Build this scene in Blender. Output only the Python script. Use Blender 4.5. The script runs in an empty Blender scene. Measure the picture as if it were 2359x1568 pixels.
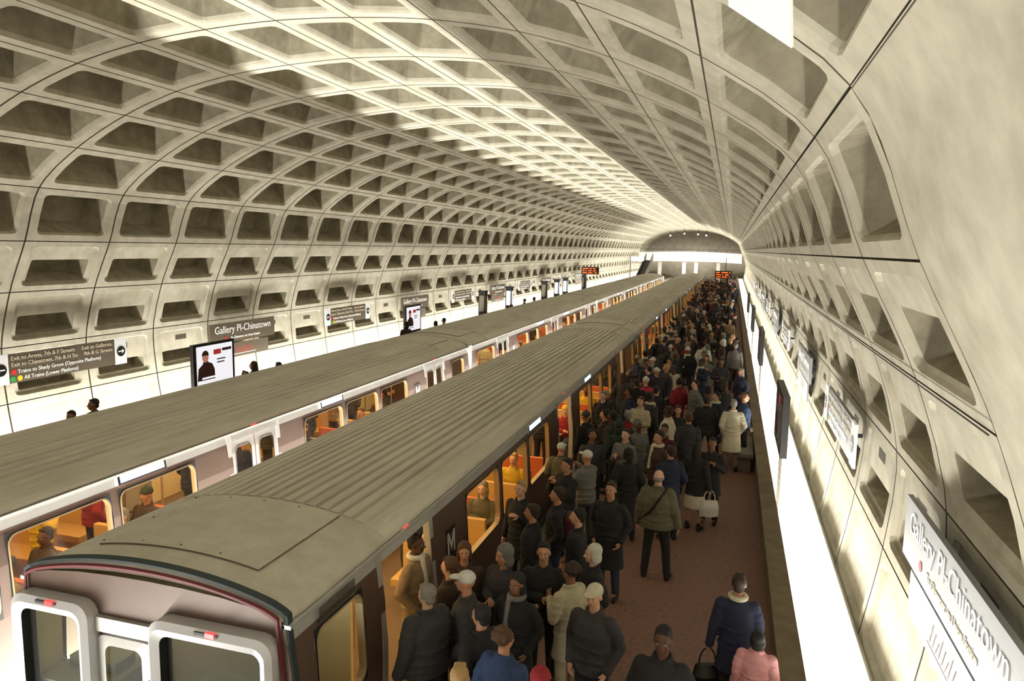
import bpy, math, random
from mathutils import Vector, Matrix
random.seed(7)
ZOOM = None
C = bpy.context.scene.collection
PI = math.pi
# ------------------------------------------------------------------ camera
F = 1670.0; CZ = 5.25
d = Vector((510.5, -206, F)).normalized(); h = Vector((1, .017, 0))
n = d.cross(h).normalized()
if n.y < 0: n = -n
r_ = n.cross(d).normalized(); up = -n
def ray(u, v):
    c = Vector((u-1179.5, v-784, F)); return Vector((r_.dot(c), d.dot(c), up.dot(c)))
def at_z(u, v, z):
    w = ray(u, v); t = (z-CZ)/w.z; return (w.x*t, w.y*t)
def cc(v): return (v.x, -v.y, -v.z)
M = Matrix((cc(r_), cc(d), cc(up))).to_4x4(); M.translation = Vector((0, 0, CZ))
cam = bpy.data.cameras.new('camera'); cam.sensor_width = 36; cam.lens = F/2359*36; cam.clip_start = .05; cam.clip_end = 500
if ZOOM:
    cam.lens *= ZOOM[0]; cam.shift_x = (ZOOM[1]-1179.5)/2359*ZOOM[0]; cam.shift_y = -(ZOOM[2]-784)/2359*ZOOM[0]
co = bpy.data.objects.new('camera', cam); C.objects.link(co); co.matrix_world = M
bpy.context.scene.camera = co
try:
    bpy.context.scene.view_settings.view_transform = 'Standard'
except Exception: pass
# ------------------------------------------------------------------ materials
def lin(c): return tuple(((x/255)/12.92 if x/255 <= .04045 else ((x/255+.055)/1.055)**2.4) for x in c)
MC = {}
def mat(name, rgb, rough=.7, metal=0, noise=None, amt=.25, bump=0, emit=0, spec=.5, stretch=None, noise2=None, amt2=.3, bdist=.02):
    if name in MC: return MC[name]
    m = bpy.data.materials.new(name); m.use_nodes = True; nt = m.node_tree; b = nt.nodes['Principled BSDF']
    col = lin(rgb)+(1,)
    b.inputs['Base Color'].default_value = col; b.inputs['Roughness'].default_value = rough; b.inputs['Metallic'].default_value = metal
    b.inputs['Specular IOR Level'].default_value = spec
    if emit:
        b.inputs['Emission Color'].default_value = col; b.inputs['Emission Strength'].default_value = emit
    if noise:
        tc = nt.nodes.new('ShaderNodeTexCoord'); mp = nt.nodes.new('ShaderNodeMapping'); nz = nt.nodes.new('ShaderNodeTexNoise')
        nz.inputs['Scale'].default_value = noise; nz.inputs['Detail'].default_value = 6; nz.inputs['Roughness'].default_value = .6
        if stretch: mp.inputs['Scale'].default_value = stretch
        nt.links.new(tc.outputs['Object'], mp.inputs['Vector']); nt.links.new(mp.outputs['Vector'], nz.inputs['Vector'])
        cr = nt.nodes.new('ShaderNodeValToRGB')
        cr.color_ramp.elements[0].position = .3; cr.color_ramp.elements[1].position = .7
        cr.color_ramp.elements[0].color = tuple(x*(1-amt) for x in col[:3])+(1,)
        cr.color_ramp.elements[1].color = tuple(min(1, x*(1+amt*.6)) for x in col[:3])+(1,)
        nt.links.new(nz.outputs['Fac'], cr.inputs['Fac']); out = cr.outputs['Color']
        if noise2:
            n2 = nt.nodes.new('ShaderNodeTexNoise'); n2.inputs['Scale'].default_value = noise2; n2.inputs['Detail'].default_value = 8; n2.inputs['Roughness'].default_value = .7
            nt.links.new(mp.outputs['Vector'], n2.inputs['Vector']); c2 = nt.nodes.new('ShaderNodeValToRGB')
            c2.color_ramp.elements[0].position = .36; c2.color_ramp.elements[1].position = .56; k = 1-amt2
            c2.color_ramp.elements[0].color = (k, k*.985, k*.95, 1); c2.color_ramp.elements[1].color = (1, 1, 1, 1)
            nt.links.new(n2.outputs['Fac'], c2.inputs['Fac']); mx = nt.nodes.new('ShaderNodeMixRGB'); mx.blend_type = 'MULTIPLY'; mx.inputs[0].default_value = 1
            nt.links.new(out, mx.inputs[1]); nt.links.new(c2.outputs['Color'], mx.inputs[2]); out = mx.outputs[0]
        nt.links.new(out, b.inputs['Base Color'])
        if bump:
            bp = nt.nodes.new('ShaderNodeBump'); bp.inputs['Strength'].default_value = bump; bp.inputs['Distance'].default_value = bdist
            nt.links.new(nz.outputs['Fac'], bp.inputs['Height']); nt.links.new(bp.outputs['Normal'], b.inputs['Normal'])
    MC[name] = m; return m
def glass(name, tint, k, rough=.08):
    m = bpy.data.materials.new(name); m.use_nodes = True; nt = m.node_tree; nt.nodes.clear()
    o = nt.nodes.new('ShaderNodeOutputMaterial'); mx = nt.nodes.new('ShaderNodeMixShader'); t = nt.nodes.new('ShaderNodeBsdfTransparent'); g = nt.nodes.new('ShaderNodeBsdfGlossy')
    t.inputs['Color'].default_value = lin(tint)+(1,); g.inputs['Roughness'].default_value = rough; mx.inputs['Fac'].default_value = k
    nt.links.new(t.outputs[0], mx.inputs[1]); nt.links.new(g.outputs[0], mx.inputs[2]); nt.links.new(mx.outputs[0], o.inputs[0]); return m
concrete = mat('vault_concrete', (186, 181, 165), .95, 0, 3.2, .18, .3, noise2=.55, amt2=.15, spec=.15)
concrete_in = mat('coffer_shade_concrete', (158, 152, 134), .97, 0, 3.2, .2, .3, noise2=.8, amt2=.2, spec=.1)  # dirtier concrete, with recess shade also put into the darker colour
groove = mat('joint_dark', (78, 71, 57), .95)
seam = mat('roof_seam', (112, 106, 92), .9)
tile = mat('platform_tile', (134, 101, 88), .6, 0, 14, .3, .15)
granite = mat('granite', (134, 128, 114), .7, 0, 30, .3)
parap = mat('parapet_concrete', (114, 100, 78), .9, 0, 3, .3, .2)
white_paint = mat('trough_white', (222, 222, 214), .7, 0, 2, .08)
diffus = mat('lamp_diffuser', (255, 251, 238), .5, emit=2.2)
ballast = mat('trackbed', (80, 74, 65), .95, 0, 8, .4, .4)
roofm = mat('roof_metal', (206, 201, 187), .65, .05, 1.6, .2, .05, stretch=(1, .12, 1), noise2=6, amt2=.15)
roofcap = mat('roof_cap', (200, 195, 181), .65, .05, 2.2, .12, noise2=5, amt2=.1)
brown = mat('body_brown', (98, 78, 68), .45, .1, 2, .12)
silver = mat('body_silver', (196, 196, 194), .4, .4, 3, .08)
whitef = mat('frame_white', (204, 204, 208), .35, .2)
rubber = mat('black_rubber', (28, 30, 32), .6)
teal = mat('gasket_teal', (44, 56, 60), .6)
redst = mat('red_stripe', (108, 42, 52), .6)
cream = mat('lining_cream', (234, 220, 186), .7)
carpet = mat('car_carpet', (116, 96, 74), .9)
orange = mat('seat_orange', (198, 104, 58), .6)
yellow = mat('seat_yellow', (206, 166, 100), .6)
lampw = mat('car_lamp', (255, 222, 160), .5, emit=8)
trim = mat('window_trim', (170, 146, 112), .4, .2)
redl = mat('red_lamp', (255, 40, 40), .4, emit=4)
signlit = mat('lit_sign', (205, 222, 255), .5, emit=1.3)
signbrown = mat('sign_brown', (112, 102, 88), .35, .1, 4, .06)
signglare = mat('sign_glare', (150, 153, 158), .4, .1, 4, .05)  # right sign panels: lamp glare put into a paler colour
textw = mat('text_white', (240, 240, 236), .5, emit=.3)
logow = mat('logo_white', (205, 200, 190), .5)
texttan = mat('text_tan', (216, 208, 186), .5, emit=.1)
black = mat('black_metal', (26, 24, 22), .4, .2)
poster = mat('poster_lit', (225, 226, 235), .5, emit=1.0)
posterd = mat('poster_dark', (60, 30, 28), .6, emit=.2)
posterr = mat('poster_red', (190, 60, 50), .6, emit=.4)
ledm = mat('led_orange', (255, 92, 30), .5, emit=3)
glassm = glass('window_glass', (245, 240, 228), .04)
cabglass = glass('cab_glass', (200, 210, 204), .02, .6)
chrome = mat('chrome_pole', (210, 205, 195), .2, .9)
reddot = mat('dot_red', (200, 40, 40), .5, emit=.3); grdot = mat('dot_green', (40, 150, 70), .5, emit=.3); yedot = mat('dot_yellow', (225, 190, 40), .5, emit=.3)
whitefm = mat('arrow_white', (232, 234, 236), .5, emit=.2)
# ------------------------------------------------------------------ mesh builder
class MB:
    def __init__(s): s.v = []; s.f = []; s.m = []
    def add(s, vs, fs, m=0):
        b = len(s.v); s.v += [tuple(x) for x in vs]
        for f in fs: s.f.append(tuple(i+b for i in f)); s.m.append(m)
    def box(s, x0, x1, y0, y1, z0, z1, m=0):
        s.add([(x0,y0,z0),(x1,y0,z0),(x1,y1,z0),(x0,y1,z0),(x0,y0,z1),(x1,y0,z1),(x1,y1,z1),(x0,y1,z1)],
              [(3,2,1,0),(4,5,6,7),(0,1,5,4),(1,2,6,5),(2,3,7,6),(3,0,4,7)], m)
    def bridge(s, A, B, m=0, close=True):
        k = len(A); s.add(list(A)+list(B), [(i, (i+1) % k, k+(i+1) % k, k+i) for i in range(k if close else k-1)], m)
    def poly(s, A, m=0): s.add(A, [tuple(range(len(A)))], m)
    def tube(s, p0, p1, r0, r1=None, k=8, m=0):
        if r1 is None: r1 = r0
        p0 = Vector(p0); p1 = Vector(p1); ax = (p1-p0)
        if ax.length < 1e-6: return
        ax.normalize(); a = ax.orthogonal().normalized(); b = ax.cross(a)
        A = [p0+(a*math.cos(t)+b*math.sin(t))*r0 for t in [2*PI*i/k for i in range(k)]]
        B = [p1+(a*math.cos(t)+b*math.sin(t))*r1 for t in [2*PI*i/k for i in range(k)]]
        s.bridge(A, B, m); s.poly(A[::-1], m); s.poly(B, m)
    def ell(s, c, r, k=12, m=0):
        c = Vector(c)
        if not hasattr(r, '__len__'): r = (r, r, r)
        vs = []; q = k//2
        for j in range(1, q):
            ph = PI*j/q
            for i in range(k):
                t = 2*PI*i/k; vs.append(c+Vector((r[0]*math.sin(ph)*math.cos(t), r[1]*math.sin(ph)*math.sin(t), r[2]*math.cos(ph))))
        top = len(vs); vs.append(c+Vector((0,0,r[2]))); vs.append(c-Vector((0,0,r[2]))); fs = []
        for j in range(q-2):
            for i in range(k): fs.append((j*k+i, (j+1)*k+i, (j+1)*k+(i+1) % k, j*k+(i+1) % k))
        for i in range(k):
            fs.append((top, i, (i+1) % k)); fs.append((top+1, (q-2)*k+(i+1) % k, (q-2)*k+i))
        s.add(vs, fs, m)
    def cap(s, p0, p1, r0, r1, k=12):
        s.tube(p0, p1, r0, r1, k); s.ell(p0, r0, k); s.ell(p1, r1, k)
    def loft(s, rings, k=20, m=0):
        R = []
        for (cx, cy, z, rx, ry) in rings: R.append([(cx+rx*math.cos(2*PI*i/k), cy+ry*math.sin(2*PI*i/k), z) for i in range(k)])
        for a, b in zip(R, R[1:]): s.bridge(a, b, m)
        s.poly(R[0][::-1], m); s.poly(R[-1], m)
    def mesh(s, name, mats, smooth=False):
        me = bpy.data.meshes.new(name); me.from_pydata(s.v, [], s.f)
        for q in (mats if isinstance(mats, (list, tuple)) else [mats]): me.materials.append(q)
        me.polygons.foreach_set('material_index', s.m)
        me.polygons.foreach_set('use_smooth', [smooth]*len(s.f)); me.update(); return me
    def build(s, name, mats, parent=None, smooth=False, loc=None):
        o = bpy.data.objects.new(name, s.mesh(name, mats, smooth)); C.objects.link(o)
        if parent: o.parent = parent
        if loc: o.location = loc
        return o
def tag(o, label=None, cat=None, group=None, kind=None):
    if label: o['label'] = label
    if cat: o['category'] = cat
    if group: o['group'] = group
    if kind: o['kind'] = kind
    return o
def empty(name, loc=(0,0,0), rz=0, label=None, cat=None, group=None):
    o = bpy.data.objects.new(name, None); C.objects.link(o); o.location = loc; o.rotation_euler = (0,0,rz); o.empty_display_size = .2
    return tag(o, label, cat, group)
def copy_tree(o, parent=None):
    c = o.copy(); C.objects.link(c); c.parent = parent
    for ch in list(o.children): copy_tree(ch, c)
    return c
def struct(o): o['kind'] = 'structure'; return o
def remesh(mb, vox, name, it=3):
    me = mb.mesh(name+'_raw', [], True); o = bpy.data.objects.new(name+'_raw', me); C.objects.link(o)
    a = o.modifiers.new('r', 'REMESH'); a.mode = 'VOXEL'; a.voxel_size = vox; a.use_smooth_shade = True
    if it: q = o.modifiers.new('s', 'SMOOTH'); q.factor = .5; q.iterations = it
    dg = bpy.context.evaluated_depsgraph_get(); dg.update()
    out = bpy.data.meshes.new_from_object(o.evaluated_get(dg)); out.name = name
    bpy.data.objects.remove(o); out.polygons.foreach_set('use_smooth', [True]*len(out.polygons)); out.materials.clear(); out.materials.append(granite)
    return out
# ------------------------------------------------------------------ vault
CX = -7.45
ribs = [(9.45,-.25),(9.68,1.15),(9.75,2.55),(9.35,3.95),(8.75,5.2),(8.2,6.45),(7.0,7.33),(5.6,8.0),(4.2,8.45),(2.8,8.72),(1.4,8.85),(0,8.9)]
full = ribs + [(-u, z) for u, z in ribs[-2::-1]]
def cr(p0, p1, p2, p3, t):
    return tuple(.5*((2*b)+(-a+c)*t+(2*a-5*b+4*c-e)*t*t+(-a+3*b-3*c+e)*t**3) for a, b, c, e in zip(p0, p1, p2, p3))
def surf(k, t):
    p = [full[max(0, min(len(full)-1, k+i))] for i in (-1, 0, 1, 2)]
    if k == 0: p[0] = (full[0][0]*2-full[1][0], full[0][1]*2-full[1][1])
    if k == len(full)-2: p[3] = (full[-1][0]*2-full[-2][0], full[-1][1]*2-full[-2][1])
    a = cr(*p, t); b = cr(*p, t+.01); c = cr(*p, t-.01)
    tx, tz = b[0]-c[0], b[1]-c[1]; L = math.hypot(tx, tz)
    return a, (tz/L, -tx/L)
Y0, W = 5.93-2.47*7, 2.47
NC = 65; YE = Y0+W*NC
nrow = len(full)-1
def ringpts(ca, cb, ha, hb, ra, rb):
    pts = []
    for (sa, sb, a0) in ((1,1,0), (-1,1,90), (-1,-1,180), (1,-1,270)):
        for da in (0, 45, 90):
            t = math.radians(a0+da); pts.append((ca+sa*(ha-ra)+math.cos(t)*ra, cb+sb*(hb-rb)+math.sin(t)*rb))
        if a0 == 0: pts.append((ca, cb+hb))
        elif a0 == 90: pts.append((ca-ha, cb))
        elif a0 == 180: pts.append((ca, cb-hb))
        else: pts.append((ca+ha, cb))
    return pts
def outerpts(hh, inner):
    o = []
    for i, (a, b) in enumerate(inner):
        j = i % 4; q = i//4
        sa, sb = ((1,1),(-1,1),(-1,-1),(1,-1))[q]
        if j == 1: o.append((sa*hh, sb*hh))
        elif j == 3: o.append(((0,hh),(-hh,0),(0,-hh),(hh,0))[q])
        else:
            vert = (j == 0) if q in (0, 2) else (j == 2)
            o.append((sa*hh, b) if vert else (a, sb*hh))
    return o
vb = MB()
deep = [(0,0,.80,.75,.11,.15,0), (0,0,.775,.72,.11,.14,.03), (0,0,.75,.69,.08,.10,.08), (0,.0,.60,.50,.02,.03,.65)]
def L(cb, hb, dp): return [(0,0,.81,.79,.13,.17,0), (0,0,.785,.76,.13,.17,.04), (0,0,.775,.75,.12,.16,.05), (0,cb,.68,hb,.05,.07,.075), (0,cb,.62,hb*.85,.02,.02,dp)]
def rowtype(k):
    kk = min(k, nrow-1-k)
    if kk >= 4: return deep
    if kk == 3: return L(-.24, .44, .62)
    if kk == 2: return L(-.28, .34, .55)
    if kk == 1: return L(-.36, .24, .45)
    return [(0,0,.84,.84,.12,.16,0), (0,0,.80,.80,.12,.16,.07), (0,0,.7,.7,.12,.16,.075)]
smv = MB()
for k in range(nrow):
    flip = (k >= nrow//2)
    T = rowtype(k)
    for c in range(NC):
        yc = Y0+W*(c+.5)
        def P(a, b, dp):
            bb = -b if flip else b
            (u, z), (nx, nz) = surf(k, (bb+1)/2)
            return (CX+u+nx*dp, yc+a*W/2, z+nz*dp)
        if k <= 4 and c < 7: continue
        rings = [ringpts(*q[:6]) for q in T]
        o1 = outerpts(.982, rings[0]); o0 = outerpts(1.0, rings[0])
        seq = [[P(a,b,.05) for a,b in o0], [P(a,b,0) for a,b in o1]] + [[P(a,b,q[6]) for a,b in rg] for q, rg in zip(T, rings)]
        last = len(seq)-2; dp_ = T[-1][6] > .2
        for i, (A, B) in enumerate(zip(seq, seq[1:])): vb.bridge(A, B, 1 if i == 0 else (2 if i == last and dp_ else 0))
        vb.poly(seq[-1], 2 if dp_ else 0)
        if min(k, nrow-1-k) == 1:
            vb.poly([P(a, b, .045) for a, b in ((-.2,.32),(.2,.32),(.2,.55),(-.2,.55))], 1)
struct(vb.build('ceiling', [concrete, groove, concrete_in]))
vs = []; NY = 8; cols = []
for k in range(5):
    for j in range(6):
        (u, z), nn = surf(k, j/6); cols.append((CX+u, z))
(u, z), nn = surf(4, 1.0); cols.append((CX+u, z))
for j in range(NY+1):
    for (x, z) in cols: vs.append((x, Y0+(5.93-Y0)*j/NY, z))
K = len(cols); smv.add(vs, [(j*K+i, j*K+i+1, (j+1)*K+i+1, (j+1)*K+i) for j in range(NY) for i in range(K-1)], 0)
struct(smv.build('wall_right', concrete, None, True))
b = MB(); (u, z), nn = surf(4, .99); b.box(CX+u-.003, CX+u+.02, Y0, 5.93, z-.006, z+.008); struct(b.build('trim_3', groove))
b = MB(); b.bridge([(x, 5.93, z) for x, z in cols], [(x+.55, 5.93, z+.02) for x, z in cols], 0, False); struct(b.build('trim_4', concrete))
def endwall(name, y, m):
    e = MB(); pts = []
    for k in range(nrow):
        for j in range(4):
            (u, z), _ = surf(k, j/4); pts.append((CX+u*1.06, y, z*1.06 if z > 0 else z))
    pts.append((CX-10.5, y, -1.4)); pts.insert(0, (CX+10.5, y, -1.4)); e.poly(pts); return struct(e.build(name, m))
endwall('wall_far', YE-.3, mat('far_wall', (168, 160, 144), .9, 0, 1, .2)); endwall('wall_near', Y0+.1, concrete)
# ------------------------------------------------------------------ floor, parapets, troughs
PE_R, PE_L = -3.2, -11.2; PH = .55; PX = .76
b = MB(); b.box(PE_R+.45, PX, Y0, YE, -1.4, 0); struct(b.build('floor', tile))
b = MB(); b.box(-15.5, PE_L-.45, Y0, YE, -1.4, 0); struct(b.build('floor', tile))
b = MB(); b.box(PE_R, PE_R+.45, Y0, YE, -1.4, .003); struct(b.build('trim_1', granite))
b = MB(); b.box(PE_L-.45, PE_L, Y0, YE, -1.4, .003); struct(b.build('trim_2', granite))
b = MB(); b.box(PE_L, PE_R, Y0, YE, -1.5, -1.35); struct(b.build('floor', ballast))
b = MB(); b.box(PX, PX+.22, Y0, YE, -1.4, PH); b.box(PX-.03, PX+.25, Y0, YE, PH, PH+.06); struct(b.build('wall_right', parap))
b = MB(); b.box(-15.72, -15.5, Y0, YE, -1.4, PH); b.box(-15.75, -15.47, Y0, YE, PH, PH+.06); struct(b.build('wall_left', parap))
b = MB(); b.box(PX+.22, 2.6, Y0, YE, -.5, -.2); struct(b.build('floor', white_paint))
b = MB(); b.box(-17.5, -15.72, Y0, YE, -.5, -.2); struct(b.build('floor', white_paint))
for i, x in enumerate((-5.64, -4.2, -10.2, -8.8)):
    b = MB(); b.box(x-.035, x+.035, Y0, YE, -1.22, -1.17); b.box(x-.012, x+.012, Y0, YE, -1.33, -1.22); b.box(x-.07, x+.07, Y0, YE, -1.35, -1.33)
    tag(b.build('rail', chrome), ['left','right'][i % 2]+' steel rail under the '+('near' if i < 2 else 'far')+' train', 'rail')
b = MB(); b.box(CX+9.29, CX+9.3, 5.93, 140, 3.95, 3.96); tag(b.build('cable_conduit', black), 'thin dark conduit running along the right vault wall rib', 'conduit')
def area(name, x, y0, y1, z, w, energy, col, rot=(PI,0,0)):
    l = bpy.data.lights.new(name, 'AREA'); l.shape = 'RECTANGLE'; l.size = w; l.size_y = y1-y0; l.energy = energy; l.color = col
    o = bpy.data.objects.new(name, l); C.objects.link(o); o.location = (x, (y0+y1)/2, z); o.rotation_euler = rot; return o
warm = (1, .968, .875)
for k in range(6):
    y0 = Y0+.3+k*26; y1 = min(y0+25.8, YE-1)
    area('trough_lamp', 1.45, y0, y1, .09, .4, 900, warm)
    area('trough_lamp', -16.3, y0, y1, .09, .4, 1180, warm)
    area('track_lamp', -7.2, y0, y1, -1.0, .12, 3500, warm)
for sx, nm in ((1.46, 'right'), (-16.28, 'left')):
    for k in range(12):
        y0 = Y0+.3+k*13; y1 = min(y0+12.9, YE-1); t = empty('light_trough', (sx, y0, -.2), 0, 'long white lamp housing in the trough behind the '+nm+' parapet', 'light fixture', 'lamp housings behind the '+nm+' parapet')
        b = MB(); b.box(-.44, .44, 0, y1-y0, 0, .2); b.build('housing', white_paint, t)
        b = MB(); b.box(-.41, .41, .03, y1-y0-.03, .2, .25); b.build('diffuser', diffus, t)
b = MB(); b.box(-7.34, -7.06, Y0+.3, YE-1, -1.35, -1.06); tag(b.build('track_light_housing', white_paint), 'long low lamp housing between the two tracks', 'light fixture')
# ------------------------------------------------------------------ near mezzanine (behind/below the camera)
b = MB(); b.box(-16.9, 1.6, Y0+.2, -.6, 3.3, 3.7); struct(b.build('floor', granite))
area('mezzanine_fill', -4, -7, -1, 8.2, 9, 680, (1, .965, .9), (-.55,0,0))  # added fill light behind the camera, lifts train roofs and crowd
area('mezzanine_fill', -1.2, -2.5, -.9, 3.9, 2, 45, (1, .95, .82), (PI,0,0))  # second added fill, unseen, shining upward below the camera
area('bridge_lamp', CX, 128, 142, 8.0, 8, 2600, (1, .97, .9), (0,0,0))
# ------------------------------------------------------------------ text helper
def text(name, s, size, m, parent, org, side, ax='LEFT'):
    cu = bpy.data.curves.new(name, 'FONT'); cu.body = s; cu.size = size; cu.align_x = ax; cu.align_y = 'CENTER'; cu.extrude = .002; cu.resolution_u = 3
    t = bpy.data.objects.new(name, cu); C.objects.link(t); dg = bpy.context.evaluated_depsgraph_get(); dg.update()
    me = bpy.data.meshes.new_from_object(t.evaluated_get(dg)); bpy.data.objects.remove(t)
    me.materials.clear(); me.materials.append(m)
    o = bpy.data.objects.new(name, me); C.objects.link(o); o.parent = parent
    if side == 'L': R = Matrix(((0,0,1),(1,0,0),(0,1,0)))       # reads along +Y, faces +X
    elif side == 'R': R = Matrix(((0,0,-1),(-1,0,0),(0,1,0)))   # reads along -Y, faces -X
    else: R = Matrix(((1,0,0),(0,0,-1),(0,1,0)))                # faces -Y
    Mx = R.to_4x4(); Mx.translation = Vector(org); o.matrix_local = Mx; return o
def disc(mb, x, y, z, r, m=0, k=16):
    mb.poly([(x, y+r*math.cos(2*PI*i/k), z+r*math.sin(2*PI*i/k)) for i in range(k)], m)
def brackets(t, s, z, n=(-1.16, 1.16), out=.62):
    for yy in n:
        b = MB(); x0, x1 = sorted((-s*.02, -s*out)); b.box(x0, x1, yy-.03, yy+.03, z-.03, z+.03); b.build('bracket', black, t)
def sign_exit(x, y, z, side, label):
    s = 1 if side == 'L' else -1
    t = empty('exit_sign', (x, y, z), 0, label, 'sign', 'exit direction signs on the '+('left' if side == 'L' else 'right')+' wall')
    zz = 0; pm = signbrown if side == 'L' else signglare
    b = MB(); b.box(-.03, .03, -1.8, 1.8, zz-.36, zz+.36); b.build('panel', pm, t)
    brackets(t, s, 0, out=.3)
    f = s*.034
    for e in (-1, 1):
        b = MB(); b.box(min(0, s*.045), max(0, s*.045), e*1.8-.2, e*1.8+.2, zz-.37, zz+.37); a = b.build('arrow_block', whitefm, t)
        q = MB(); disc(q, s*.05, e*1.8, zz, .15, 0)
        q.box(min(s*.051, s*.054), max(s*.051, s*.054), e*1.8-.10, e*1.8+.10, zz-.015, zz+.015, 1)
        ty = e*1.8+e*.11
        q.poly([(s*.055, ty, zz), (s*.055, ty-e*.08, zz+.07), (s*.055, ty-e*.08, zz+.03), (s*.055, ty-e*.03, zz), (s*.055, ty-e*.08, zz-.03), (s*.055, ty-e*.08, zz-.07)], 1)
        q.build('arrow', [black, textw], a)
    def T(st, size, dy, dz, m, ax='LEFT'): text('lettering', st, size, m, t, (f, s*dy, zz+dz), side, ax)
    T('Exit to Arena, 7th & F Streets', .15, -1.52, .25, texttan); T('Exit to Chinatown, 7th & H Sts', .15, -1.52, .09, texttan)
    T('Exit to Galleries,', .15, 1.52, .25, texttan, 'RIGHT'); T('9th & G Streets', .15, 1.52, .09, texttan, 'RIGHT')
    T('Trains to Shady Grove (Opposite Platform)', .14, -1.36, -.09, textw); T('All Trains (Lower Platform)', .14, -1.2, -.26, textw)
    for yy, dz, m in ((-1.46, -.09, reddot), (-1.5, -.26, grdot), (-1.31, -.26, yedot)):
        q = MB(); disc(q, f, s*yy, zz+dz, .07); q.build('line_dot', m, t)
def sign_name(x, y, z, side, label):
    s = 1 if side == 'L' else -1
    t = empty('station_name_sign', (x, y, z), 0, label, 'sign', 'station name signs on the '+('left' if side == 'L' else 'right')+' wall'); zz = 0
    pm = signbrown if side == 'L' else signglare
    b = MB(); b.box(-.03, .03, -1.8, 1.8, zz-.32, zz+.38); b.build('panel', pm, t)
    b = MB(); b.box(-.02, .02, -1.4, 1.4, zz-.86, zz-.37); lp = b.build('lower_panel', pm, t)
    brackets(t, s, 0, out=.3)
    f = s*.034
    text('lettering', 'Gallery Pl-Chinatown', .36, textw, t, (f, 0, zz+.14), side, 'CENTER')
    text('lettering', 'To Glenmont via Union Station', .13, textw if side == 'L' else texttan, t, (f, s*.08, zz-.16), side, 'CENTER')
    q = MB(); disc(q, f, -s*1.0, zz-.16, .06); q.build('line_dot', reddot, t)
    q = MB(); g = s*.025
    for i in range(9):
        y0 = s*(-.5+i*.11); q.poly([(g, y0, zz-.74), (g, y0+s*.03, zz-.74), (g, y0+s*.13, zz-.5-.04*(i % 3)), (g, y0+s*.10, zz-.5-.04*(i % 3))], 0)
    q.poly([(g, -s*.6, zz-.78), (g, s*.65, zz-.78), (g, s*.65, zz-.76), (g, -s*.6, zz-.76)], 1)
    q.build('emblem', [posterr if side == 'L' else mat('emblem_glare', (176, 140, 140), .6), textw], lp)  # right emblem: red paled by glare painted into its colour
ordn = ['nearest', 'second nearest', 'third nearest', 'fourth nearest', 'fifth nearest', 'sixth nearest', 'seventh nearest', 'eighth nearest', 'ninth nearest', 'farthest', 'very farthest', 'last']
for i in range(10):
    yy = 14.7+14.82*(i//2)+(7.35 if i % 2 else 0)
    if i % 2 == 0: sign_exit(-16.75, yy, 2.1, 'L', ordn[i//2]+' brown exit direction sign with white arrow ends, left wall')
    else: sign_name(-16.75, yy, 2.1, 'L', ordn[i//2]+' brown station name sign above left platform')
for i in range(10):
    yy = 7.35+14.82*(i//2)+(7.35 if i % 2 else 0)
    if i % 2: sign_exit(2.1, yy, 2.1, 'R', ordn[i//2]+' glare-washed exit direction sign with arrow ends, right wall')
    else: sign_name(2.12, yy, 2.1, 'R', ordn[i//2]+' glare-washed station name sign along the right wall')
def display(x, y, z, side, label, group):
    s = 1 if side == 'L' else -1
    t = empty('poster_display', (x, y, 0), 0, label, 'display', group)
    hh = .68 if side == 'L' else .56
    b = MB(); b.box(-.06, .06, -.95, .95, z-hh, z+hh)
    if side == 'L': b.box(-.05, .05, -.9, .9, PH+.06, z-hh)
    b.build('cabinet', black, t)
    if side == 'R': b = MB(); b.box(.0, .05, -.04, .04, -.2, z-hh); b.build('pole', granite, t)
    g = s*.063
    def R(y0, y1, z0, z1, m, k=0):
        q = [(g+s*.002*k, s*y0, z+z0), (g+s*.002*k, s*y1, z+z0), (g+s*.002*k, s*y1, z+z1), (g+s*.002*k, s*y0, z+z1)]; a.poly(q, m)
    a = MB(); R(-.82, .85, -hh+.08, hh-.08, 0)
    q = [(g+s*.002, s*yy_, z+zz_*.85) for yy_, zz_ in ((-.8,-.55),(.0,-.56),(-.02,-.2),(-.12,.02),(-.3,.1),(-.34,.16),(-.52,.16),(-.55,.05),(-.75,-.1))]; a.poly(q, 1)
    R(-.05, .3, .28, .44, 2, 1); R(.35, .8, .36, .45, 1, 1); R(.1,.5,.1,.14,1,1); R(.1,.45,.0,.04,1,1); R(-.6, .0, -.44, -.38, 0, 2)
    q = [(g+s*.004, s*(-.43+.15*math.cos(2*PI*i/14)), z+.26+.18*math.sin(2*PI*i/14)) for i in range(14)]; a.poly(q, 3)
    q = [(g+s*.006, s*(-.43+.16*math.cos(PI*i/8)), z+.3+.16*math.sin(PI*i/8)) for i in range(9)]; a.poly(q, 1)
    a.build('poster', [poster, posterd, posterr, mat('poster_skin', (196, 140, 116), .6, emit=.5)] if side == 'L' else [signglare, posterd, posterr, posterd], t)  # right cabinets reuse the glare-paled sign grey
display(-15.6, 19.0, 1.45, 'L', 'lit poster display showing a dark-haired portrait, left platform', 'lit displays on the left platform')
display(-15.6, 34.0, 1.55, 'L', 'lit display farther along the left platform, below the second name sign', 'lit displays on the left platform')
for i, y in enumerate((14.5, 25.6, 36, 47)):
    display(1.05, y, 2.12, 'R', ordn[i]+' dark poster cabinet above the right parapet', 'poster cabinets above the right parapet')
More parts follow.
